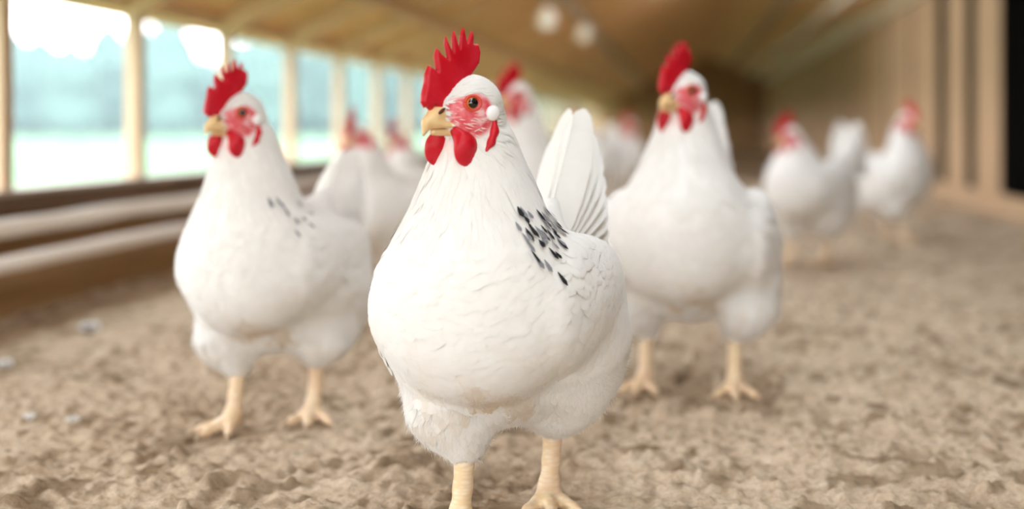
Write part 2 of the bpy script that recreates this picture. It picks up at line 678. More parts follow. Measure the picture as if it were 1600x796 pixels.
def right_boards():
    """upright boards of the right wall; where the photo shows black gaps the boards stand apart"""
    def yat(px):
        return F_PX * XR / (px - 1063)
    spans = []
    y = 2.2
    near = [(1525, 1563), (1480, 1509), (1426, 1464), (1388, 1422), (1352, 1385), (1325, 1350), (1300, 1323)]
    for a, bb in near:
        spans.append((yat(bb), yat(a)))
    y = spans[-1][1] + .06
    while y < Y1 - .3:
        spans.append((y, y + .42))
        y += .47
    for k, (a, bb) in enumerate(spans):
        g = Geo()
        g.add(*box((XR - .003, a, .101), (XR + .004, bb, EAVE_R - .1405), .003))
        o = g.build('wall_board', M['board'], None, False)
        lab = ['upright tan wall board next to the black corner at the right edge', 'upright tan wall board between two black gaps, second from the right edge',
               'upright tan wall board left of the black gap, third from the right edge', 'upright tan wall board, fourth from the right edge'][k] if k < 4 else 'upright tan wall board far along the right wall'
        tag(o, lab, 'board', None if k < 4 else 'far boards of the right wall')


def wall_rails():
    for (x, z, r, lab) in ((XL + .047, .205, .0205, 'pale wavy round rail along the low left wall, the upper one'),
                           (XL + .095, .137, .0175, 'pale wavy round rail along the low left wall, the lower one')):
        ys = np.linspace(Y0 + .1, Y1 - .1, 260)
        zz = z + .016 * (noise(np.stack([ys * 2.2, ys * 0 + r * 900, ys * 0], -1)) - .5)
        xx = x + .012 * (noise(np.stack([ys * 1.9, ys * 0 + 9 + r * 500, ys * 0], -1)) - .5)
        path = np.stack([xx, ys, zz], -1)
        rr = r * (1 + .18 * (noise(np.stack([ys * 6, ys * 0 + 4, ys * 0 + r * 99], -1)) - .5))
        root = empty('rail', (0, 0, 0))
        tag(root, lab, 'rail')
        g = Geo()
        g.add(*tube(path, rr, 14))
        g.build('pole', M['pale'], root)
        for yb in np.arange(1.2, Y1 - .3, 1.52):
            g = Geo()
            g.add(*box((XL + .001, yb - .016, z - .012), (x - r * .3, yb + .016, z + .010), .002))
            g.build('bracket', M['wall'], root, False)


def bulbs():
    for (x, y, z, lab) in ((-.60, 6.35, .90, 'round white bulb hanging from the ceiling, the larger one on the left'), (-.59, 8.6, .98, 'round white bulb hanging from the ceiling, the fainter one on the right')):
        top = roof_z(x) - .145
        root = empty('hanging_bulb', (x, y, z))
        tag(root, lab, 'lamp')
        g = Geo()
        prof = [(0.0, -.045), (.018, -.041), (.034, -.028), (.042, -.008), (.042, .010), (.035, .028), (.022, .044), (.016, .055)]
        seg = 20
        V = [[r * math.cos(2 * PI * k / seg), r * math.sin(2 * PI * k / seg), h] for r, h in prof for k in range(seg)]
        Q = np.array([[i * seg + k, i * seg + (k + 1) % seg, (i + 1) * seg + (k + 1) % seg, (i + 1) * seg + k] for i in range(len(prof) - 1) for k in range(seg)])
        g.add(np.array(V), [Q])
        g.build('bulb', M['bulb'], root)
        g = Geo()
        g.add(*tube([(0, 0, .05), (0, 0, .07), (0, 0, .085)], [.017, .017, .010], 14))
        g.build('socket', M['cord'], root)
        g = Geo()
        g.add(*tube([(0, 0, .08), (0, 0, (top - z) * .5), (0, 0, top - z)], .004, 8))
        g.build('cord', M['cord'], root)


def outdoors():
    g = Geo()
    g.add(np.array([[-160, -60, -.06], [60, -60, -.06], [60, 200, -.06], [-160, 200, -.06]], float), [np.array([[0, 1, 2, 3]])])
    tag(g.build('ground', M['meadow']), kind='structure')
    # thin mist over the field
    g = Geo()
    ar = [math.radians(q) for q in np.linspace(5, 95, 31)]
    ring = [(-54 * math.sin(q), 54 * math.cos(q)) for q in ar] + [(-4.2, -4.7)]
    nr = len(ring)
    V = np.array([(x, y, -.04) for x, y in ring] + [(x, y, 7.0) for x, y in ring])
    fc = [nr - 1]
    g.add(V, [np.array([[k, k + 1, k + 1 + nr, k + nr] for k in range(nr - 1)] + [[nr - 1, 0, nr, 2 * nr - 1]])[:, ::-1],
              np.array([[nr - 1, k, k + 1] for k in range(nr - 2)])[:, ::-1], np.array([[2 * nr - 1, k + nr, k + 1 + nr] for k in range(nr - 2)])])
    mm = bpy.data.materials.new('field_mist')
    mm.use_nodes = True
    nt_ = mm.node_tree
    nt_.nodes.clear()
    oo = nt_.nodes.new('ShaderNodeOutputMaterial')
    vs = nt_.nodes.new('ShaderNodeVolumeScatter')
    vs.inputs['Color'].default_value = (.84, .97, 1.0, 1)
    vs.inputs['Density'].default_value = .0033
    nt_.links.new(vs.outputs[0], oo.inputs['Volume'])
    om = g.build('mist', mm, None, False)
    import bmesh
    bm = bmesh.new()
    bm.from_mesh(om.data)
    bmesh.ops.recalc_face_normals(bm, faces=bm.faces[:])
    bm.to_mesh(om.data)
    bm.free()
    tag(om, 'thin pale mist over the field beyond the open windows', 'mist', None, 'stuff')
    # trees in a row beyond the field
    r = np.random.default_rng(5)
    k = 0
    for i in range(39):
        ang = math.radians(1.5 + 3.5 * (i % 13) + 1.17 * (i // 13))
        d = 58 + (i // 13) * 4.4 + r.random() * .5
        x, y = -d * math.sin(ang) - 1.0, d * math.cos(ang)
        hgt = 3.3 + 1.6 * r.random()
        if i in (7, 20, 33):
            hgt *= .62
        root = empty('tree', (x, y, -.06), r.random() * 6)
        tag(root, 'hazy round-crowned tree in the row beyond the open windows', 'tree', 'trees beyond the field')
        F = Field((-2.2, -2.2, .1), (2.2, 2.2, 5.4), .16)
        for q in range(9):
            c = np.array([r.uniform(-.5, .5), r.uniform(-.5, .5), hgt * (.16 + .62 * r.random())])
            rr = .55 + .4 * r.random()
            F.add(ell(c, (rr, rr, rr * .9)), .25)
        F.add(ell((0, 0, hgt * .62), (.95, .95, hgt * .45)), .3)
        F.add(ell((0, 0, .75), (1.15, 1.15, .85)), .3)
        V, Q = F.mesh()
        V = V + .22 * (np.stack([noise(V * 3 + s) for s in (0, 20, 40)], -1) - .5)
        gg = Geo()
        gg.add(V, Q)
        gg.build('crown', M['leaf'], root)
        gg = Geo()
        gg.add(*tube([(0, 0, -.05), (.02, 0, hgt * .25), (0, .02, hgt * .55)], [.14, .11, .06], 10))
        gg.build('trunk', M['bark'], root)


# ------------------------------------------------------------------ hens
COMB_PX = [(668, 166), (664, 158), (665, 148), (669, 130), (670, 118), (675, 103), (680, 107), (685, 112), (682, 90), (685, 76), (691, 86), (699, 94), (695, 72), (696, 57), (701, 71),
           (706, 83), (705, 60), (708, 48), (713, 66), (716, 78), (718, 55), (723, 43), (727, 58), (729, 69), (733, 57), (738, 47), (740, 58), (739, 69), (747, 68),
           (750, 80), (748, 97), (741, 108), (735, 116), (728, 134), (712, 150), (702, 166), (690, 172), (682, 164), (677, 172), (671, 165), (666, 169)]
PXM = .00065


def head_pt(px, py, hy=0.0):
    """a pixel of the front hen's head in that head's own frame"""
    return np.array([(726 - px) * PXM / .788 + hy * .78, hy, (158 - py) * PXM])


COMB = np.array([[head_pt(x, y)[0], head_pt(x, y)[2] + .0022] for x, y in COMB_PX])


def poly_sdf(P, poly):
    n = len(poly)
    d = np.full(P.shape[:-1], 1e9)
    inside = np.zeros(P.shape[:-1], bool)
    for i in range(n):
        a, b_ = poly[i], poly[(i + 1) % n]
        e = b_ - a
        w = P - a
        tt = np.clip((w @ e) / (e @ e), 0, 1)
        q = w - tt[..., None] * e
        d = np.minimum(d, (q * q).sum(-1))
        c1 = (a[1] <= P[..., 1]) & (b_[1] > P[..., 1]) | (b_[1] <= P[..., 1]) & (a[1] > P[..., 1])
        with np.errstate(divide='ignore', invalid='ignore'):
            xi = a[0] + (P[..., 1] - a[1]) * (b_[0] - a[0]) / (b_[1] - a[1] if b_[1] != a[1] else 1e-9)
        inside ^= c1 & (P[..., 0] < xi)
    d = np.sqrt(d)
    return np.where(inside, -d, d)


def rotz(v, a):
    c, s = math.cos(a), math.sin(a)
    v = np.asarray(v, float)
    return np.stack([v[..., 0] * c - v[..., 1] * s, v[..., 0] * s + v[..., 1] * c, v[..., 2]], -1)


def blade_batch(P, T, S, N, L, W, rows, fld=None, lift0=0.0, lift1=.003, ridge=.08, bend=0.0):
    """leaf-shaped blades; P roots, T along, S across, N out; all (n,3); L, W (n,)"""
    n = len(P)
    tt = np.array([r[0] for r in rows])
    ww = np.array([r[1] for r in rows])
    V = np.zeros((n, len(rows), 3, 3))
    for i, (t_, w_) in enumerate(zip(tt, ww)):
        ctr = P + T * (L * t_)[:, None]
        for j, sgn in enumerate((-1, 0, 1)):
            V[:, i, j] = ctr + S * (W * w_ * .5 * sgn)[:, None]
    if fld is not None:
        q = V.reshape(-1, 3)
        for it in range(2):
            d = fld.sample(q)
            g = fld.grad(q)
            tgt = np.zeros((n, len(rows), 3))
            for i, t_ in enumerate(tt):
                for j in range(3):
                    tgt[:, i, j] = lift0 + (lift1 - lift0) * t_ + (ridge * W * ww[i] if j == 1 else 0)
            q = q + g * (tgt.reshape(-1) - d)[:, None]
        V = q.reshape(V.shape)
    else:
        for i, t_ in enumerate(tt):
            for j in range(3):
                V[:, i, j] += N * (lift0 + (lift1 - lift0) * t_ + bend * L * t_ * t_ + (ridge * W * ww[i] if j == 1 else 0))[:, None] if not np.isscalar(bend) or True else 0
    nr = len(rows)
    base = (np.arange(n) * nr * 3)[:, None, None]
    q = []
    for i in range(nr - 1):
        for j in range(2):
            a = i * 3 + j
            q.append([a, a + 1, a + 4, a + 3])
    q = np.array(q)[None] + base
    return V.reshape(-1, 3), q.reshape(-1, 4)


ROWS_ROUND = [(0, .35), (.3, .85), (.6, 1.0), (.82, .86), (.95, .5), (1.0, .14)]
ROWS_POINT = [(0, .5), (.3, .95), (.6, .9), (.85, .5), (1.0, .06)]


def hen(name, label, loc, a=20, head_yaw=45, scale=1.0, feet=((.055, -.0265), (-.053, .0265)), head=(.088, .445), h=.0028, n_feather=1.0, detail=2,
        tail_lift=1.0, tail_scale=1.0, wing_drop=0.0, toe_turn=(0, 0), head_pitch=0, width=1.0, group=None, flank=1.0, wing_out=0.0, flecks=170, foot_lift=(0, 0)):
    """white hen in its own frame: x forward, y to its left, z up; a and head_yaw turn it from facing the camera towards the left"""
    r = np.random.default_rng(abs(hash(label)) % 1000 if False else sum(map(ord, label)))
    a_r, b_r = math.radians(a), math.radians(head_yaw - a)
    root = empty(name, loc, -PI / 2 - a_r)
    tag(root, label, 'chicken', group)
    hx, hz = head
    HP = np.array([hx, 0, hz])
    cp, sp = math.cos(math.radians(head_pitch)), math.sin(math.radians(head_pitch))

    def to_body(v):                       # head frame -> hen frame
        v = np.asarray(v, float)
        v = np.stack([v[..., 0] * cp + v[..., 2] * sp, v[..., 1], -v[..., 0] * sp + v[..., 2] * cp], -1)
        return rotz(v, -b_r) + HP

    def to_head(v):
        v = rotz(np.asarray(v, float) - HP, b_r)
        return np.stack([v[..., 0] * cp - v[..., 2] * sp, v[..., 1], v[..., 0] * sp + v[..., 2] * cp], -1)

    def hell(c, rr, ay=0.0):
        return ell(to_body(np.array(c)), rr, ay, -b_r)

    def hcone(p, q, ra, rb):
        return cone(to_body(np.array(p)), to_body(np.array(q)), ra, rb)

    W = width
    F = Field((-.27, -.19, .03), (.22, .19, hz + .06), h)
    F.add(ell((-.010, 0, .232), (.136, .096 * W, .088), -.22), .03)
    F.add(ell((.062, 0, .240), (.076, .096 * W, .096), -.25), .05)
    F.add(ell((.072, 0, .285), (.056, .068 * W, .066)), .04)
    F.add(ell((-.090, 0, .200), (.085, .090 * W, .075)), .04)
    F.add(cone((-.07, 0, .245), (-.150, 0, .325), .054, .012), .05)
    F.add(ell((-.02, 0, .145), (.075, .060, .040)), .03)
    # neck
    n0 = np.array([.050, 0, .285])
    n1 = np.array([(.05 + hx) / 2 - .012, 0, .285 + (hz - .285) * .42])
    n2 = np.array([hx - .025, 0, hz - .045])
    F.add(cone(n0, n1, .066, .0495), .04)
    F.add(cone(n1, n2, .0495, .0360), .03)
    F.add(cone(n2, HP + np.array([-.011, 0, 0]), .0360, .0280), .02)
    # head
    F.add(hell((-.008, 0, -.001), (.029, .0235, .0245)), .012)
    F.add(hell((.010, 0, -.009), (.022, .0155, .019)), .010)
    F.add(hell((-.003, .013, -.018), (.020, .011, .017)), .010)
    F.add(hell((-.003, -.013, -.018), (.020, .011, .017)), .010)
    # wings, folded along the sides
    for s in (-1, 1):
        F.add(ell((.000, s * (.083 * W + wing_out), .243 - wing_drop * .3), (.085, .025, .056 + wing_drop * .3), .24, s * .10), .035)
        F.add(ell((-.058, s * (.086 * W + wing_out), .238 - wing_drop), (.092, .024, .050 + wing_drop * .6), .10, s * .16), .022)
    # thighs
    legs = []
    for (fx, fy), tt, fl in zip(feet, toe_turn, foot_lift):
        s = 1 if fy > 0 else -1
        hock = np.array([fx - .014, fy, .088])
        top = np.array([fx * .45 - .010, s * max(abs(fy) * .9, .048), .185])
        mid = np.array([fx * .8 - .005, fy * 1.05 + s * .014, .130])
        F.add(cone(top, mid, .064 * flank, .042), .025)
        F.add(cone(mid, hock + [0, 0, .004], .041, .0165), .022)
        legs.append((np.array([fx, fy, .022 + fl]), hock, tt, s))
    for s in (-1, 1):                     # fluffy flank behind each thigh
        F.add(ell((-.070, s * .062 * W, .175), (.072, .050 * flank, .062)), .025)
    V, Q = F.mesh()
    # pull the verts onto the surface
    for _ in range(2):
        V = V - F.grad(V) * F.sample(V)[:, None] * .7
    N = F.grad(V)

    def face_mask(P):
        q = to_head(P)
        e = np.sqrt(((q[..., 0] - .010) / .029) ** 2 + ((q[..., 2] + .010) / .0255) ** 2)
        m_ = (1 - sstep(.78, 1.02, e)) * sstep(.004, .010, np.abs(q[..., 1]))
        # white crown feathers come down in front of the eye's upper rim
        m_ = m_ * (1 - sstep(.004, .012, q[..., 2] - .35 * (.012 - q[..., 0])) * (np.abs(q[..., 0] + .004) > .0))
        throat = (1 - sstep(.006, .016, np.abs(q[..., 1]))) * sstep(.010, .018, q[..., 0]) * (1 - sstep(-.030, -.016, q[..., 2])) * sstep(-.075, -.055, q[..., 2]) * .25
        return np.clip(m_ + throat, 0, 1)

    def dirt_bounce_mask(P):
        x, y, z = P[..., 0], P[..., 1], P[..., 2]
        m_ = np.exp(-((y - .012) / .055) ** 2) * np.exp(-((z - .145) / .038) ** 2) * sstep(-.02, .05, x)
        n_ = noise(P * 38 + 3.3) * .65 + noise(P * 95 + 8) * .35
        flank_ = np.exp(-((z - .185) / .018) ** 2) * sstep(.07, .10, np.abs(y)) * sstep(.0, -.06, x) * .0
        return np.clip(m_ * sstep(.38, .66, n_) * .55 + .16 * sstep(.50, .75, n_) * sstep(.27, .16, z), 0, .8)  # belly stain, plus warm ground bounce painted as tan on low feathers

    G = Geo()
    G.add(V, Q, 0, face=face_mask(V), dirt=dirt_bounce_mask(V))
    # ---- plumage laid over the body
    tri = np.concatenate([Q[:, [0, 1, 2]], Q[:, [0, 2, 3]]])
    e1, e2 = V[tri[:, 1]] - V[tri[:, 0]], V[tri[:, 2]] - V[tri[:, 0]]
    area = np.linalg.norm(np.cross(e1, e2), axis=1) / 2
    tot = area.sum()
    cdf = np.cumsum(area) / tot

    def scatter(n):
        t_ = np.searchsorted(cdf, r.random(n)).clip(0, len(tri) - 1)
        u, v = r.random(n), r.random(n)
        f_ = u + v > 1
        u, v = np.where(f_, 1 - u, u), np.where(f_, 1 - v, v)
        return V[tri[t_, 0]] + e1[t_] * u[:, None] + e2[t_] * v[:, None]

    def flow(P):
        x, y, z = P[..., 0], P[..., 1], P[..., 2]
        q = P - HP
        neck = sstep(.27, .36, z) * (1 - sstep(.30, .36, z) * (x < -.06))
        back = sstep(.02, -.08, x)
        f_ = np.stack([-.35 - .65 * back, .12 * np.sign(y), -.9 + .55 * back], -1)
        fn = np.stack([-.25 - .3 * sstep(.34, .28, z), .22 * np.sign(y) * sstep(.40, .30, z), -1 + 0 * x], -1)
        f_ = f_ * (1 - neck[..., None]) + fn * neck[..., None]
        low = sstep(.16, .11, z)
        f_ = f_ * (1 - low[..., None]) + np.array([-.25, 0, -1]) * low[..., None]
        hd = sstep(.055, .035, np.sqrt((q ** 2).sum(-1)))
        hq = to_body(np.array([-.02, 0, .01])) - HP
        fh = np.stack([hq[0] + 0 * x, hq[1] + 0 * x, hq[2] - .012 + 0 * x], -1) * 30
        f_ = f_ * (1 - hd[..., None]) + fh * hd[..., None]
        return f_

    def frames(P, jit=.12):
        n_ = F.grad(P)
        f_ = flow(P) + r.normal(size=P.shape) * jit
        f_ = f_ - n_ * (f_ * n_).sum(-1, keepdims=True)
        f_ /= np.linalg.norm(f_, axis=-1, keepdims=True) + 1e-9
        return f_, np.cross(n_, f_), n_

    def zone(P):
        x, y, z = P[:, 0], P[:, 1], P[:, 2]
        q = to_head(P)
        dh = np.sqrt((q[:, 0] / 1.1) ** 2 + q[:, 1] ** 2 + (q[:, 2] / 1.05) ** 2)
        is_head = dh < .036
        face = face_mask(P)
        nk = ~is_head & (z > .315 + .25 * np.maximum(0, .03 - x)) & (x > -.03)
        low = (z < .155) | ((x < -.12) & (z < .20))
        wing = ~nk & ~is_head & ~low & (np.abs(y) > .075) & (x < .07) & (z > .19)
        return is_head, nk, low, wing, face

    def lay(P, Lm, Wm, rows, lift0, lift1, jit=.12, mat=1, ridge=.06, lj=.2):
        if not len(P):
            return
        T, S, n_ = frames(P, jit)
        L = Lm * (1 + lj * (r.random(len(P)) - .5) * 2)
        Wd = Wm * (1 + .2 * (r.random(len(P)) - .5) * 2)
        vv, qq = blade_batch(P, T, S, n_, L, Wd, rows, F, lift0, lift1, ridge)
        dm = dirt_bounce_mask(P)
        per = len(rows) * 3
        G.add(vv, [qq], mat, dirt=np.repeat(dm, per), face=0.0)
        return P, T, S, n_, L, Wd

    k = n_feather
    P = scatter(int(6000 * k))
    is_head, nk, low, wing, face = zone(P)
    body = ~is_head & ~nk & ~low & ~wing
    lay(P[body], .026, .019, ROWS_ROUND, -.0012, .0016, ridge=.035)
    lay(P[wing], .034, .020, ROWS_ROUND, -.0010, .0034, .08)
    lay(P[low], .024, .013, ROWS_POINT, -.0010, .0030, .2)
    P = scatter(int(16000 * k))
    is_head, nk, low, wing, face = zone(P)
    lay(P[nk & (r.random(len(P)) < .75)], .036, .0062, ROWS_POINT, -.0010, .0012, .06, ridge=.10)
    if detail >= 1:
        P = scatter(int(90000 * k))
        is_head, nk, low, wing, face = zone(P)
        lay(P[is_head & (face < .25)], .011, .0021, ROWS_POINT, -.0004, .0015, .12, ridge=.28)
        lay(P[is_head & (face > .35) & (to_head(P)[:, 2] < -.012) & (r.random(len(P)) < .12)], .007, .0007, ROWS_POINT, -.0001, .0006, .12, ridge=.1)
    # black and grey streaked hackle feathers where neck meets back
    if detail >= 1:
        P = scatter(int(60000 * max(k, .4)))
        x, y, z = P[:, 0], P[:, 1], P[:, 2]
        band = (np.abs(z - .331 + .35 * (x - .05) * (x < .09)) < .030) & (x < .105) & (x > .035)
        uu_ = .92 * y - .38 * x
        band &= ((y > .02) & (uu_ > .000) & (uu_ < .048)) | ((y < -.062) & (r.random(len(P)) < .3))
        P = P[band]
        P = P[r.random(len(P)) < flecks * .55 / max(len(P), 1)]
        if len(P):
            res = lay(P, .030, .0058, ROWS_POINT, .0008, .0016, .05, ridge=.08)
            _, T, S, n_, L, Wd = res
            sel = r.random(len(P)) < .75
            rows = [(.0, .10), (.35, .75), (.75, 1.0), (1.0, .15)]
            gsel = sel & (r.random(len(P)) < (.35 if detail > 1 else 1.1))
            dsel = sel & ~gsel
            for mk, mi in ((dsel, 3), (gsel, 4)):
                if mk.any():
                    Pb = P[mk] + T[mk] * (L[mk] * .45)[:, None]
                    vv, qq = blade_batch(Pb, T[mk], S[mk], n_[mk], L[mk] * (.30 + .25 * r.random(mk.sum())), Wd[mk] * (.5 + .4 * r.random(mk.sum())), rows, F, .0026, .0040, .05)
                    G.add(vv, [qq], mi, dirt=0.0, face=0.0)
    # long wing quills
    for s in (-1, 1):
        nq = 9
        for i in range(nq):
            f_ = i / (nq - 1)
            p0 = np.array([[-.01 - .03 * f_, s * .108 * W, .262 - .058 * f_ - wing_drop * f_]])
            for _ in range(4):
                p0 = p0 - F.grad(p0) * F.sample(p0)[:, None]
            nn = F.grad(p0)
            tt_ = np.array([[-.95, -s * .12, -.10 - .12 * (1 - f_) - wing_drop * 3]])
            tt_ = tt_ - nn * (tt_ * nn).sum(-1, keepdims=True)
            tt_ /= np.linalg.norm(tt_)
            vv, qq = blade_batch(p0, tt_, np.cross(nn, tt_), nn, np.array([.125 + .02 * f_]), np.array([.020]), ROWS_ROUND, F, .001, .0035, .05)
            G.add(vv, [qq], 1, dirt=.12 * noise(vv * 60), face=0.0)
    # loose down along thighs, vent and flank
    if detail >= 1:
        P = scatter(int(50000 * k))
        x, y, z = P[:, 0], P[:, 1], P[:, 2]
        dn = (z < .165) | ((x < -.06) & (z < .21))
        P = P[dn]
        T, S, n_ = frames(P, .35)
        T = T * .85 + n_ * (.15 + .35 * r.random((len(P), 1)))
        L = .008 + .009 * r.random(len(P))
        tipw = .00035
        A = P - S * tipw
        B = P + S * tipw
        Cc = P + T * L[:, None]
        vv = np.stack([A, B, Cc], 1).reshape(-1, 3)
        qq = np.arange(len(P) * 3).reshape(-1, 3)
        G.add(vv, [qq], 1, dirt=np.repeat(dirt_bounce_mask(P) * .7, 3), face=0.0)
    # ---- shanks and feet, grown into the same mesh
    for ank, hock, tt, s in legs:
        lf = Field(np.minimum(ank, hock) - [.085, .075, .04], np.maximum(ank, hock) + [.085, .075, .03], .0018 if detail >= 2 else .003)
        lf.add(cone(hock + [.0, 0, .010], hock * .45 + ank * .55, .0125, .0092), .006)
        lf.add(cone(hock * .45 + ank * .55, ank + [0, 0, .004], .0092, .0108), .006)
        lf.add(cone(ank + [.0, 0, .004], ank + [.014, 0, -.008], .0108, .0098), .008)
        claws = []
        fl = ank[2] - .022
        for dang, ln in ((-38, .050), (0, .060), (36, .052), (180 - 20 * s, .026)):
            an = math.radians(dang + tt)
            u = np.array([math.cos(an), math.sin(an), 0])
            k0 = ank + u * .008 + [0, 0, -.008]
            k1 = ank + u * (ln * .45) + [0, 0, -.0098]
            k2 = ank + u * (ln * .8) + [0, 0, -.0135]
            k3 = ank + u * ln + [0, 0, -.0160]
            lf.add(cone(k0, k1, .0088, .0070), .008)
            lf.add(cone(k1, k2, .0074, .0060), .003)
            lf.add(cone(k2, k3, .0062, .0042), .003)
            claws.append((k3, u))
        v2, q2 = lf.mesh()
        for _ in range(2):
            v2 = v2 - lf.grad(v2) * lf.sample(v2)[:, None] * .7
        G.add(v2, q2, 2, face=0.0, dirt=0.0)
        for k3, u in claws:
            vv, ff = tube([k3 - u * .003, k3 + u * .004 + [0, 0, .0005], k3 + u * .009 + [0, 0, -.0015], k3 + u * .013 + [0, 0, -.005]], [.0036, .0030, .0019, .0004], 8)
            G.add(vv, ff, 5, face=0.0, dirt=0.0)
    sc = lambda v: v * scale
    G.build('body', [M['skin'], M['feather'], M['leg'], M['dark'], M['grey'], M['claw']], root, True, sc)

    # ---- tail: two tented fans of broad feathers
    G = Geo()
    TB = np.array([-.136, 0, .278])
    nt = 8
    for lay_ in range(2):
        for s in (-1, 1):
            for i in range(nt):
                f_ = i / (nt - 1)
                pit = math.radians((4 + 52 * f_) * tail_lift)
                L = (.125 + .070 * f_ ** 1.4) * tail_scale * (1 - .18 * lay_)
                spl = s * (.015 + .17 * (1 - f_)) * (1 + .25 * lay_)
                d = np.array([-math.cos(pit), spl, math.sin(pit)])
                d /= np.linalg.norm(d)
                up = np.array([math.sin(pit), 0, math.cos(pit)])
                nn = np.array([0, s, 0]) * .55 + up * .85
                nn = nn - d * (nn @ d)
                nn /= np.linalg.norm(nn)
                Wd = .040 * (1 - .12 * lay_)
                p = TB + np.array([0, s * (.010 + .006 * lay_), 0]) + up * .012 * (f_ - .5)
                vv, qq = blade_batch(p[None], d[None], np.cross(nn, d)[None], nn[None], np.array([L]), np.array([Wd]),
                                     [(0, .3), (.25, .75), (.5, .95), (.72, 1.0), (.87, .85), (.96, .5), (1.0, .12)], None, 0, .004 + .003 * r.random(), .06, bend=-.05)
                G.add(vv, [qq], 0, dirt=.10 * noise(vv * 40))
    G.build('tail', [M['feather']], root, True, sc)

    # ---- comb
    fh = .0011 if detail >= 2 else .0022
    def comb_d(Pw):
        q = to_head(Pw)
        y = q[..., 1] - .0022 * np.sin(q[..., 0] * 90) * np.clip(q[..., 2] * 25, 0, 1)
        d2 = poly_sdf(np.stack([q[..., 0], q[..., 2]], -1), COMB)
        th = .0050 - .0026 * np.clip((q[..., 2] - .01) / .055, 0, 1)
        rr = th * .92
        aa, bb_ = d2 + rr, np.abs(y) - th + rr
        return np.minimum(np.maximum(aa, bb_), 0) + np.sqrt(np.maximum(aa, 0) ** 2 + np.maximum(bb_, 0) ** 2) - rr
    pts = to_body(np.array([[COMB[:, 0].min(), -.01, COMB[:, 1].min()], [COMB[:, 0].max(), .01, COMB[:, 1].max()],
                            [COMB[:, 0].max(), -.01, COMB[:, 1].min()], [COMB[:, 0].min(), .01, COMB[:, 1].max()],
                            [COMB[:, 0].min(), .01, COMB[:, 1].min()], [COMB[:, 0].max(), .01, COMB[:, 1].max()]]))
    lo, hi = pts.min(0) - .006, pts.max(0) + .006
    cf = Field(lo, hi, fh)
    cf.add((comb_d, lo, hi), .001)
    g = Geo()
    g.add(*cf.mesh())
    g.build('comb', M['comb'], root, True, sc)

    # ---- beak
    def small(prims, nm, mat, fh_=None, extra=None):
        lo = np.min([p[1] for p, _ in prims], 0) - .004
        hi = np.max([p[2] for p, _ in prims], 0) + .004
        ff = Field(lo, hi, fh_ or fh)
        for p, kk in prims:
            ff.add(p, kk)
        g_ = Geo()
        vv, qq = ff.mesh()
        for _ in range(2):
            vv = vv - ff.grad(vv) * ff.sample(vv)[:, None] * .7
        g_.add(vv, qq)
        return g_.build(nm, mat, root, True, sc)

    up_b = small([(hcone((.016, 0, -.008), (.034, 0, -.011), .0104, .0076), .006), (hcone((.034, 0, -.011), (.0435, 0, -.018), .0076, .0048), .006),
                  (hcone((.0435, 0, -.018), (.0482, 0, -.0290), .0048, .0016), .006),
                  (hcone((.012, .0125, -.0205), (.036, .004, -.0195), .0026, .0038), .006), (hcone((.012, -.0125, -.0205), (.036, -.004, -.0195), .0026, .0038), .006)],
                 'upper_beak', M['beak'])
    small([(hcone((.012, .005, -.0270), (.037, 0, -.0268), .0048, .0024), .004), (hcone((.012, -.005, -.0270), (.037, 0, -.0268), .0048, .0024), .004)], 'lower_beak', M['beak'])
    if detail >= 1:
        for s in (-1, 1):
            small([(hell((.0335, s * .0092, -.0065), (.0050, .0018, .0017), .65), .001)], 'nostril', M['nostril'], .0008)

    # ---- wattles, earlobes, eyes
    for s in (-1, 1):
        wx = -.0065 if s > 0 else .003
        small([(hcone((.019 + wx * .5, s * .010, -.026), (.018 + wx, s * .0160, -.038), .0070, .0095), .006), (hell((.0175 + wx, s * .0180, -.0455), (.0140, .0050, .0150)), .008)], 'wattle', M['comb'])
    eye_c = []
    for s in (-1, 1):
        def surf(hx_, hz_, out=.06):
            p = np.array([hx_, s * out, hz_])
            for _ in range(40):
                d = float(F.sample(to_body(p)[None])[0])
                if d < .0003:
                    break
                p = p - np.array([0, s * 1.0, 0]) * d * .8
            return p
        pe = surf(.0062, .0012)
        ly = pe[1] - s * .0042
        lob = surf(-.014, -.0085)
        small([(hell(lob + [0, s * .001, 0], (.0078, .0042, .0078)), .002)], 'earlobe', M['lobe'])
        st_ = [surf(-.0165, -.016), surf(-.016, -.026), surf(-.0115, -.037), surf(-.006, -.045)]
        small([(hcone(st_[0], st_[1], .0026, .0040), .004), (hcone(st_[1], st_[2], .0040, .0036), .004), (hcone(st_[2], st_[3], .0036, .0016), .004)], 'cheek_lappet', M['comb'])
        ec = np.array([.0062, ly, .0012])
        eye = small([(hell(ec, (.0073, .0072, .0073)), .001)], 'eye', M['iris'], .0008 if detail >= 2 else .0016)
        axis = to_body(np.array([.22, s * 1.0, .0])) - to_body(np.zeros(3))
        axis /= np.linalg.norm(axis)
        wc = to_body(ec)
        # pupil: a shallow cap on the eyeball
        uu = np.cross(axis, [0, 0, 1.0])
        uu /= np.linalg.norm(uu)
        vv_ = np.cross(axis, uu)
        rad = .00755
        Vp, seg, nr = [wc + axis * rad], 24, 5
        for i in range(1, nr + 1):
            al = math.radians(43) * i / nr
            for j in range(seg):
                be = 2 * PI * j / seg
                Vp.append(wc + rad * (axis * math.cos(al) + math.sin(al) * (uu * math.cos(be) + vv_ * math.sin(be))))
        tr = np.array([[0, 1 + j, 1 + (j + 1) % seg] for j in range(seg)])
        qd = np.array([[1 + i * seg + j, 1 + (i + 1) * seg + j, 1 + (i + 1) * seg + (j + 1) % seg, 1 + i * seg + (j + 1) % seg] for i in range(nr - 1) for j in range(seg)])
        g = Geo()
        g.add(np.array(Vp), [tr, qd])
        g.build('pupil', M['pupil'], eye, True, sc)
        # eyelid ring
        ring = []
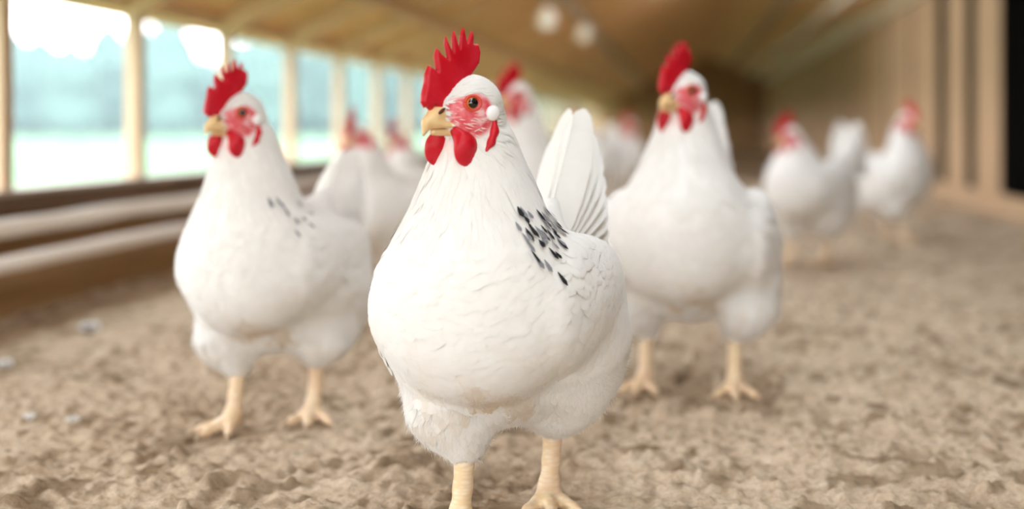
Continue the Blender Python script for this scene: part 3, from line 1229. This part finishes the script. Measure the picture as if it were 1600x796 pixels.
        for j in range(29):
            be = 2 * PI * j / 28
            ring.append(wc + axis * (.0042) + (uu * math.cos(be) * 1.12 + vv_ * math.sin(be)) * .0073)
        g = Geo()
        g.add(*tube(ring, .0017, 8))
        g.build('eyelid', M['lid'], root, True, sc)
    c_, s_ = math.cos(-PI / 2 - a_r), math.sin(-PI / 2 - a_r)
    for fx, fy in feet:
        fx, fy = (fx + .012) * scale, fy * scale
        FEET.append((loc[0] + fx * c_ - fy * s_, loc[1] + fx * s_ + fy * c_))
    return root


def at(px, d):
    return (px - 1063) / F_PX * d


make_shed()
window_posts()
rafters()
right_boards()
wall_rails()
bulbs()
outdoors()

hen('hen', 'large white hen in sharp focus at the centre, black flecks at its neck', (at(781, 1.475), 1.475, 0), 15, 46, 1.0, head=(.090, .441), feet=((.055, -.0205), (-.078, .026)), toe_turn=(0, 24))
hen('hen', 'white hen with a bright red comb on the left, standing in front of the windows', (at(426, 1.97), 1.97, 0), 14, 38, .97, head=(.095, .450), n_feather=.5, h=.0035, detail=1,
    width=.94, feet=((.045, -.036), (-.045, .040)), tail_lift=.9, tail_scale=.76, flecks=30, toe_turn=(-12, 20))
hen('hen', 'white hen facing forward on the right behind the large one, drooping wings', (at(1078, 2.22), 2.22, 0), 8, 42, 1.05, head=(.075, .450), n_feather=.4, h=.004, detail=1,
    feet=((.0, -.068), (.01, .068)), wing_drop=.05, flecks=0, wing_out=.016, toe_turn=(-8, 8), width=1.03)
hen('hen', 'blurred white hen with a narrow dark red comb just right of the left hen\'s tail', (at(604, 3.3), 3.3, 0), 56, 4, .95, head=(.085, .42), tail_lift=.5, tail_scale=.75, n_feather=.25, h=.005, detail=0)
hen('hen', 'blurred white hen farther back between the left hen and the large one', (at(654, 4.2), 4.2, 0), 62, 10, .92, head=(.08, .415), tail_lift=.3, tail_scale=.7, n_feather=.2, h=.005, detail=0)
hen('hen', 'blurred tall white hen with its red comb right of the large hen\'s head', (at(836, 3.35), 3.35, 0), 25, 45, 1.08, head=(.085, .455), tail_lift=.7, tail_scale=.8, n_feather=.25, h=.005, detail=0)
hen('hen', 'blurred white hen with yellow feet right of the drooping-winged hen', (at(1262, 4.25), 4.25, 0), 45, 60, .98, head=(.09, .40), n_feather=.2, h=.005, detail=0)
hen('hen', 'blurred white hen turned to the right near the boarded wall', (at(1398, 5.1), 5.1, 0), -48, -30, 1.0, head=(.06, .44), n_feather=.2, h=.005, detail=0)
hen('hen', 'distant white hen left of the drooping-winged hen, seen past the large hen\'s tail', (at(912, 6.2), 6.2, 0), 30, 40, .98, head=(.08, .43), n_feather=.15, h=.006, detail=0)
hen('hen', 'distant white hen close behind the head of the drooping-winged hen', (at(975, 6.6), 6.6, 0), -20, 35, .98, head=(.08, .43), n_feather=.15, h=.006, detail=0)

make_floor()


# ------------------------------------------------------------------ bits of down on the litter
def down_tuft(px, py, size, lab):
    d = F_PX * EYE / (py - 197)
    x = at(px, d)
    z = float(litter_height(np.array([x]), np.array([d]))[0])
    r = np.random.default_rng(px)
    n = 160
    P = np.zeros((n, 3))
    T = r.normal(size=(n, 3)) * [1, 1, .45] + [.5, 0, .25]
    T[:, 2] = np.abs(T[:, 2])
    T /= np.linalg.norm(T, axis=1, keepdims=True)
    S = np.cross(T, r.normal(size=(n, 3)))
    S /= np.linalg.norm(S, axis=1, keepdims=True)
    vv, qq = blade_batch(P, T, S, np.cross(S, T), size * (.5 + .5 * r.random(n)), np.full(n, size * .14), ROWS_POINT, None, 0, 0, .1, bend=.15)
    g = Geo()
    g.add(vv, [qq])
    o = g.build('down_feather', M['down'])
    o.location = (x, d, z + .002)
    tag(o, lab, 'feather')


down_tuft(140, 520, .026, 'white tuft of down on the litter near the low wall')
down_tuft(45, 658, .012, 'small white tuft of down on the litter at the far left, the lower one')
down_tuft(8, 578, .018, 'white tuft of down on the litter at the left edge of the photo')
down_tuft(113, 660, .012, 'faint white tuft of down on the litter left of the left hen\'s feet')
